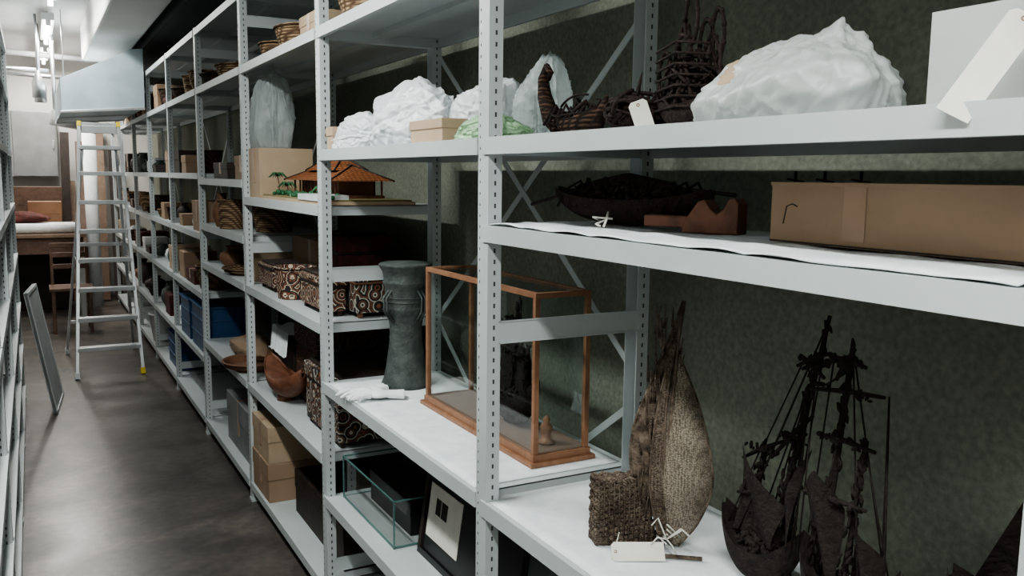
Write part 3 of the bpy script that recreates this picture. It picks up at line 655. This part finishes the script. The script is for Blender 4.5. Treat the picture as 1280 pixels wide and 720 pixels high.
film('clear_plastic_bag.001',(.99,4.13,Z+.226+.13),(.085,.09,.19),29,BAGG,Z+.226,lo=.85,facets=24,q=18,wr=60,wamp=.08,knot=(0,0,1),sq=4)
Z=1.087
chest('painted_chest',.93,1.08,3.93,4.2,Z,.13,PATA);basket('painted_basket',(.985,3.74,Z),.085,.13,PATA,1.05)
chest('painted_chest.001',.94,1.02,3.16,3.50,Z,.155,PATA,.3)
chest('painted_chest.002',1.035,1.20,3.08,3.36,Z,.16,PATB,.2,TERRA)
cbox('cardboard_box.003',1.10,1.29,3.62,4.22,Z,.24,CARD);chest('lacquer_chest',1.07,1.29,3.40,3.60,Z,.30,REDT,.3)
basket('dark_basket',(1.25,3.2,Z),.05,.2,BASKD,1.0)
Z=.6025
chest('shell_inlay_chest',.955,1.25,3.06,3.5,Z,.27,PATB,.3);chest('red_scroll_chest',1.02,1.29,3.55,3.9,Z,.37,PATR,.3)
mb=MB('carved_wooden_bowl');hull(mb,(.945,4.10,Z+.02),(.985,3.66,Z+.02),.13,.085,RWOOD,.7,18);mb.lathe((.965,3.88,Z),[(.04,0),(.035,.03),(.03,.04)],RWOOD);mb.build(solid=.003)
chest('dark_chest',1.02,1.28,3.95,4.22,Z,.27,DWOOD)
mb=MB('white_cloth');mb.grid(lambda u,v:(.97+.28*u,3.93+.30*v,Z+.283+.02*abs(noise.noise(Vector((u*4,v*4,1))))-(.10 if u<.08 else 0)),24,24,PAPER);mb.build(solid=.002)
Z=.10
cbox('archive_cardboard_box',.892,1.16,3.94,4.26,Z,.185,CARD);cbox('archive_cardboard_box.001',.895,1.15,3.94,4.26,Z+.186,.175,CARDL)
cbox('archive_cardboard_box.002',.98,1.28,3.1,3.8,Z,.2,DWOOD,tape=False)
Z=2.12
for i,(n,x,y,r,h,m) in enumerate([('rattan_basket',.98,2.75,.09,.09,BASK),('rattan_basket.001',.99,3.60,.09,.08,BASK),('rattan_basket.002',.97,3.95,.06,.06,BASK),('rattan_basket.003',.98,5.25,.10,.05,BASKD),('rattan_basket.004',.98,4.85,.09,.06,BASK)]):
    basket(n,(x,y,Z),r,h,m,1.15,sy=1.4)
cbox('storage_box',.93,1.15,2.2,2.5,Z,.12,CARD);cbox('storage_box.001',.93,1.15,3.15,3.4,Z,.09,CARDL)
# ============================================================ BAY D ...
Z=1.32
jar('clay_jar',(.935,5.12,Z),.052,.19,TERRA);basket('rattan_basket.005',(.955,4.93,Z),.075,.15,BASK,1.0);basket('rattan_basket.006',(1.1,4.6,Z),.10,.13,BASK,1.1)
cbox('storage_box.002',.93,1.2,4.40,4.7,1.59,.12,CARD);cbox('storage_box.003',.93,1.15,4.9,5.3,1.59,.09,DWOOD)
basket('rattan_tray',(1.02,4.75,1.087),.13,.03,BASK,1.2);jar('clay_jar.001',(1.0,5.15,1.087),.08,.12,TERRA);cbox('storage_box.004',.95,1.2,4.4,4.55,1.087,.15,CARDL)
film('wrapped_textile_bundle',(1.05,4.9,.6025+.05),(.13,.35,.06),37,CARD,.6025,sub=5)
basket('flat_wooden_dish',(.99,4.6,.6025),.13,.04,TERRA,1.3)
cbox('storage_box.005',.93,1.25,4.5,5.1,.10,.28,mat('grey_card',(.25,.26,.26),.8))
rd=random.Random(15)
cnt={'b':7,'x':6,'j':2,'f':2}
for k in range(3,8):
    for zt in (2.12,1.62,1.254,.885,.49):
        y=Yk(k)+.12
        while y<Yk(k+1)-.15:
            w=rd.uniform(.14,.34);t=rd.random()
            if y+w>Yk(k+1)-.02: break
            if zt==.49 and k==3: break
            if t<.30:
                basket('rattan_basket.%03d'%cnt['b'],(.93+w*.28,y+w/2,zt),w*.36,rd.uniform(.04,.15),rd.choice([BASK,BASKD]),1.15);cnt['b']+=1
            elif t<.60:
                cbox('storage_box.%03d'%cnt['x'],.91,1.0+w*.6,y,y+w,zt,rd.uniform(.06,.2),rd.choice([CARD,CARDL,REDT,DWOOD,WHITEP]),tape=rd.random()<.4);cnt['x']+=1
            elif t<.78:
                jar('clay_jar.%03d'%cnt['j'],(1.0,y+w/2,zt),min(w*.35,.1),rd.uniform(.1,.22),rd.choice([TERRA,DWOOD,BRONZE]));cnt['j']+=1
            elif t<.9:
                film('clear_plastic_bag.%03d'%cnt['f'],(1.02,y+w/2,zt+.06),(.09,w*.5,.08),cnt['f']+50,BAG,zt,sub=4);cnt['f']+=1
            y+=w+rd.uniform(.03,.12)
def crate(name,x0,x1,y0,y1,z,h,m):
    mb=MB(name);t=.006
    mb.box(x0,x1,y0,y1,z,z+t,m)
    mb.box(x0,x0+t,y0,y1,z,z+h,m);mb.box(x1-t,x1,y0,y1,z,z+h,m);mb.box(x0,x1,y0,y0+t,z,z+h,m);mb.box(x0,x1,y1-t,y1,z,z+h,m)
    for zz in (.35,.7): mb.box(x0-.006,x1+.006,y0-.006,y1+.006,z+h*zz,z+h*zz+.01,m)
    mb.box(x0-.012,x1+.012,y0-.012,y1+.012,z+h,z+h+.012,m)
    return mb.build(.002)
crate('blue_plastic_crate',.90,1.2,5.65,6.1,.49,.28,BLUE);crate('blue_plastic_crate.001',.90,1.2,6.2,6.6,.49,.26,BLUE);crate('blue_plastic_crate.002',.92,1.2,7.0,7.5,.10,.25,BLUE)
mb=MB('white_bucket');mb.lathe((.99,8.4,.10),[(.09,0),(.12,.24),(.128,.24),(.128,.255),(.115,.255),(.085,.01),(.001,.01)],WHITEP);mb.tube([(.99,8.4+.12*cos(a),.32-.1*sin(a)+.02) for a in [i*pi/10 for i in range(11)]],.003,ALU);mb.build()
# ============================================================ ladder
mb=MB('aluminium_step_ladder')
fb=((.236,7.50),(.716,7.50));ft=((.355,7.93),(.645,7.93));zt=2.0
def st(i,z): a=fb[i];b=ft[i];t=z/zt;return Vector((a[0]+(b[0]-a[0])*t,a[1]+(b[1]-a[1])*t,z))
for i in (0,1):
    mb.beam(st(i,.03),st(i,zt),.025,.06,ALU,up=(0,1,0));mb.beam(st(i,0),st(i,.05),.034,.07,YEL if i else WHITEP,up=(0,1,0))
    mb.beam(st(i,zt-.02),st(i,zt+.02),.030,.066,YEL,up=(0,1,0))
for j in range(7):
    z=.23+j*.23;a=st(0,z);b=st(1,z);mb.box(a.x,b.x,a.y-.035,a.y+.05,z-.012,z+.012,ALU)
    mb.box(a.x,b.x,a.y-.038,a.y-.032,z-.02,z+.012,ALU)
a=st(0,1.82);b=st(1,1.82);mb.box(a.x,b.x,a.y-.04,a.y+.22,1.80,1.83,ALU)
mb.beam(st(0,zt),st(1,zt),.03,.03,ALU);mb.box(.37,.63,7.90,7.93,1.93,1.99,ALU)
for i,(xb,xt) in enumerate(((.20,.375),(.75,.625))):
    mb.beam((xb,8.62,.02),(xt,8.0,1.80),.022,.04,ALU,up=(0,1,0));mb.beam((xb,8.63,0),(xb+.004*(1-2*i),8.61,.05),.03,.05,WHITEP,up=(0,1,0))
for z,t in ((.3,.157),(1.0,.55)):
    y=8.62-.62*t;mb.beam((.20+.175*t,y,z),(.75-.125*t,y,z),.02,.03,ALU)
for i in (0,1):
    p=st(i,.9);xb=(.20,.75)[i]+(.175,-.125)[i]*.5;mb.beam(p,(xb,8.31,.9),.006,.02,ALU)
mb.build(.002)
mb=MB('leaning_panel_board')
A=Vector((.054,6.46,0));Bv=Vector((-.085,6.44,.84));wd=Vector((.05,.53,0)).normalized()
t=(Bv-A).normalized();nx=wd.cross(t).normalized()
for (o0,o1,w0,w1,h0,h1,m) in ((0,.018,0,.55,0,.84,mat('grey_board',(.5,.52,.52),.6)),(-.004,.024,0,.02,0,.84,WHITEP),(-.004,.024,.53,.55,0,.84,WHITEP),(-.004,.024,0,.55,0,.02,WHITEP),(-.004,.024,0,.55,.82,.84,WHITEP)):
    vs=[A+nx*o+wd*w+t*hh for o in (o0,o1) for w in (w0,w1) for hh in (h0,h1)]
    mb.add(vs,[(0,1,3,2),(4,6,7,5),(0,4,5,1),(2,3,7,6),(0,2,6,4),(1,5,7,3)],m)
mb.build(.001)
# ============================================================ far work area
TABW=mat('table_wood_dull',(.22,.15,.105),.55,0,(.16,.105,.07),8,dist=2)
DULLR=mat('dull_brown_wood',(.13,.075,.052),.6,0,(.085,.05,.035),8,dist=2)
mb=MB('work_table')
mb.box(-.65,.50,10.7,11.5,.90,.94,TABW);mb.box(-.62,.47,10.73,10.76,.72,.90,DULLR)
for x in (-.6,.42):
    for y in (10.75,11.4): mb.box(x,x+.05,y,y+.05,0,.9,ALU)
mb.build(.004)
mb=MB('rolled_paper_tubes')
for i in range(3): mb.tube([(-.6+.02*i,10.82+i*.13,1.0),(.45-.03*i,10.82+i*.13,1.0)],.055,PAPER,18)
mb.build()
film('folded_textile_stack',(-.1,10.98,1.10),(.28,.14,.08),41,REDT,1.056,sub=4)
cbox('wooden_crate',-.2,.3,11.55,11.9,.94,.5,DULLR,lid=True,tape=False);cbox('orange_storage_box',-.05,.28,11.15,11.45,.94,.34,mat('orange_card',(.25,.13,.07),.7))
MB('crate_trestle').box(-.25,.35,11.52,11.92,.0,.93,DWOOD).build(.01)
mb=MB('wall_cabinet');mb.box(-.7,.30,12.3,12.68,1.55,2.35,GREYB)
for x in (-.7,-.19): mb.box(x+.01,x+.48,12.285,12.3,1.56,2.34,mat('dark_grey_door',(.22,.225,.225),.4));mb.box(x+.44,x+.455,12.26,12.285,1.9,2.0,ALU)
mb.build(.004)
mb=MB('leaning_wood_planks')
for i,(x,w,h,m) in enumerate([(.52,.10,2.0,DULLR),(.64,.07,1.7,TABW),(.74,.12,2.15,TABW),(.90,.09,1.9,DWOOD),(.42,.06,1.5,TABW),(.34,.10,2.1,DWOOD)]):
    mb.beam((x,11.9+.03*i,.02),(x+.04,12.62-(.4 if x<.35 else 0),h),w,.03,m,up=(0,1,0))
mb.build(.003)
MB('white_paper_roll').tube([(.62,11.6,0),(.62,11.62,2.15)],.075,PAPER,24).build()
mb=MB('wooden_chair')
cx,cy=.30,9.9
mb.box(cx-.2,cx+.2,cy-.2,cy+.2,.43,.46,DULLR)
for x in (-.18,.15):
    mb.box(cx+x,cx+x+.03,cy-.19,cy-.16,0,.43,DULLR);mb.beam((cx+x+.015,cy+.17,0),(cx+x+.015,cy+.2,.88),.03,.03,DULLR,up=(1,0,0))
    mb.box(cx+x+.005,cx+x+.025,cy-.16,cy+.16,.2,.225,DULLR)
for z in (.62,.74,.84): mb.box(cx-.17,cx+.17,cy+.18,cy+.20,z,z+.05,DULLR)
mb.build(.004)
mb=MB('silver_exhaust_pipe');mb.tube([(.20,9.98,2.16),(.45,10.0,2.12),(.62,10.0,2.08)],.08,ALU,20);mb.tube([(.24,9.98,2.15),(.24,9.98,CZ)],.02,ALU,10);mb.build()
for i,(x,y) in enumerate(((.10,9.4),(.12,10.0))):
    mb=MB('track_spotlight'+('' if i==0 else '.%03d'%i));mb.tube([(x,y,CZ),(x,y,2.55)],.012,ALU,10);mb.lathe((x,y,2.30),[(.055,0),(.055,.14),(.03,.2),(.015,.25),(.001,.25)],ALU,20);mb.build()
# ============================================================ lights
EM=mat('fluorescent_tube_glow',(1,.98,.93),.5,emit=35)
def lamp(name,x,y0,y1,z,power,color=(.95,1.0,.975)):
    mb=MB(name);mb.box(x-.05,x+.05,y0,y1,z+.03,z+.09,WHITEP)
    mb.tube([(x,y0+.03,z),(x,y1-.03,z)],.013,EM,12)
    for y in (y0,y1-.03): mb.box(x-.02,x+.02,y,y+.03,z-.02,z+.03,WHITEP)
    for y in (y0+.2,y1-.2): mb.tube([(x,y,z+.09),(x,y,CZ)],.006,ALU,6)
    mb.build()
    l=bpy.data.lights.new(name+'_light','AREA');l.shape='RECTANGLE';l.size=.12;l.size_y=(y1-y0);l.energy=power;l.color=color
    o=bpy.data.objects.new(name+'_light',l);o.location=(x,(y0+y1)/2,z-.03);C.objects.link(o)
WC=(1,.96,.90)
lamp('fluorescent_lamp',.20,6.6,8.0,2.93,22);lamp('fluorescent_lamp.001',.20,9.0,10.4,2.93,44,WC);lamp('fluorescent_lamp.002',.20,11.0,12.3,2.93,46,WC)
lamp('fluorescent_lamp.003',.0,-1.2,.6,2.66,50);lamp('fluorescent_lamp.004',.0,1.8,3.4,2.66,40)
w=bpy.data.worlds.new('World');bpy.context.scene.world=w;w.use_nodes=True
w.node_tree.nodes['Background'].inputs[0].default_value=(.6,.66,.7,1);w.node_tree.nodes['Background'].inputs[1].default_value=.03
vs=bpy.context.scene.view_settings
try:
    vs.view_transform='AgX';vs.look='AgX - Medium High Contrast';vs.exposure=.12
except Exception as e: print(e)
# ============================================================ camera
yaw,pitch,roll=.5025,.1272,.0117
F=Vector((sin(yaw)*cos(pitch),cos(yaw)*cos(pitch),-sin(pitch)));R=Vector((cos(yaw),-sin(yaw),0));Uu=R.cross(F)
R2=R*cos(roll)+Uu*sin(roll);U2=Uu*cos(roll)-R*sin(roll)
cd=bpy.data.cameras.new('camera');cam=bpy.data.objects.new('camera',cd);C.objects.link(cam)
cam.matrix_world=Matrix(((R2.x,U2.x,-F.x,0),(R2.y,U2.y,-F.y,0),(R2.z,U2.z,-F.z,H),(0,0,0,1)))
cd.sensor_width=36;cd.lens=1087.9/1280*36;cd.clip_start=.02
bpy.context.scene.camera=cam
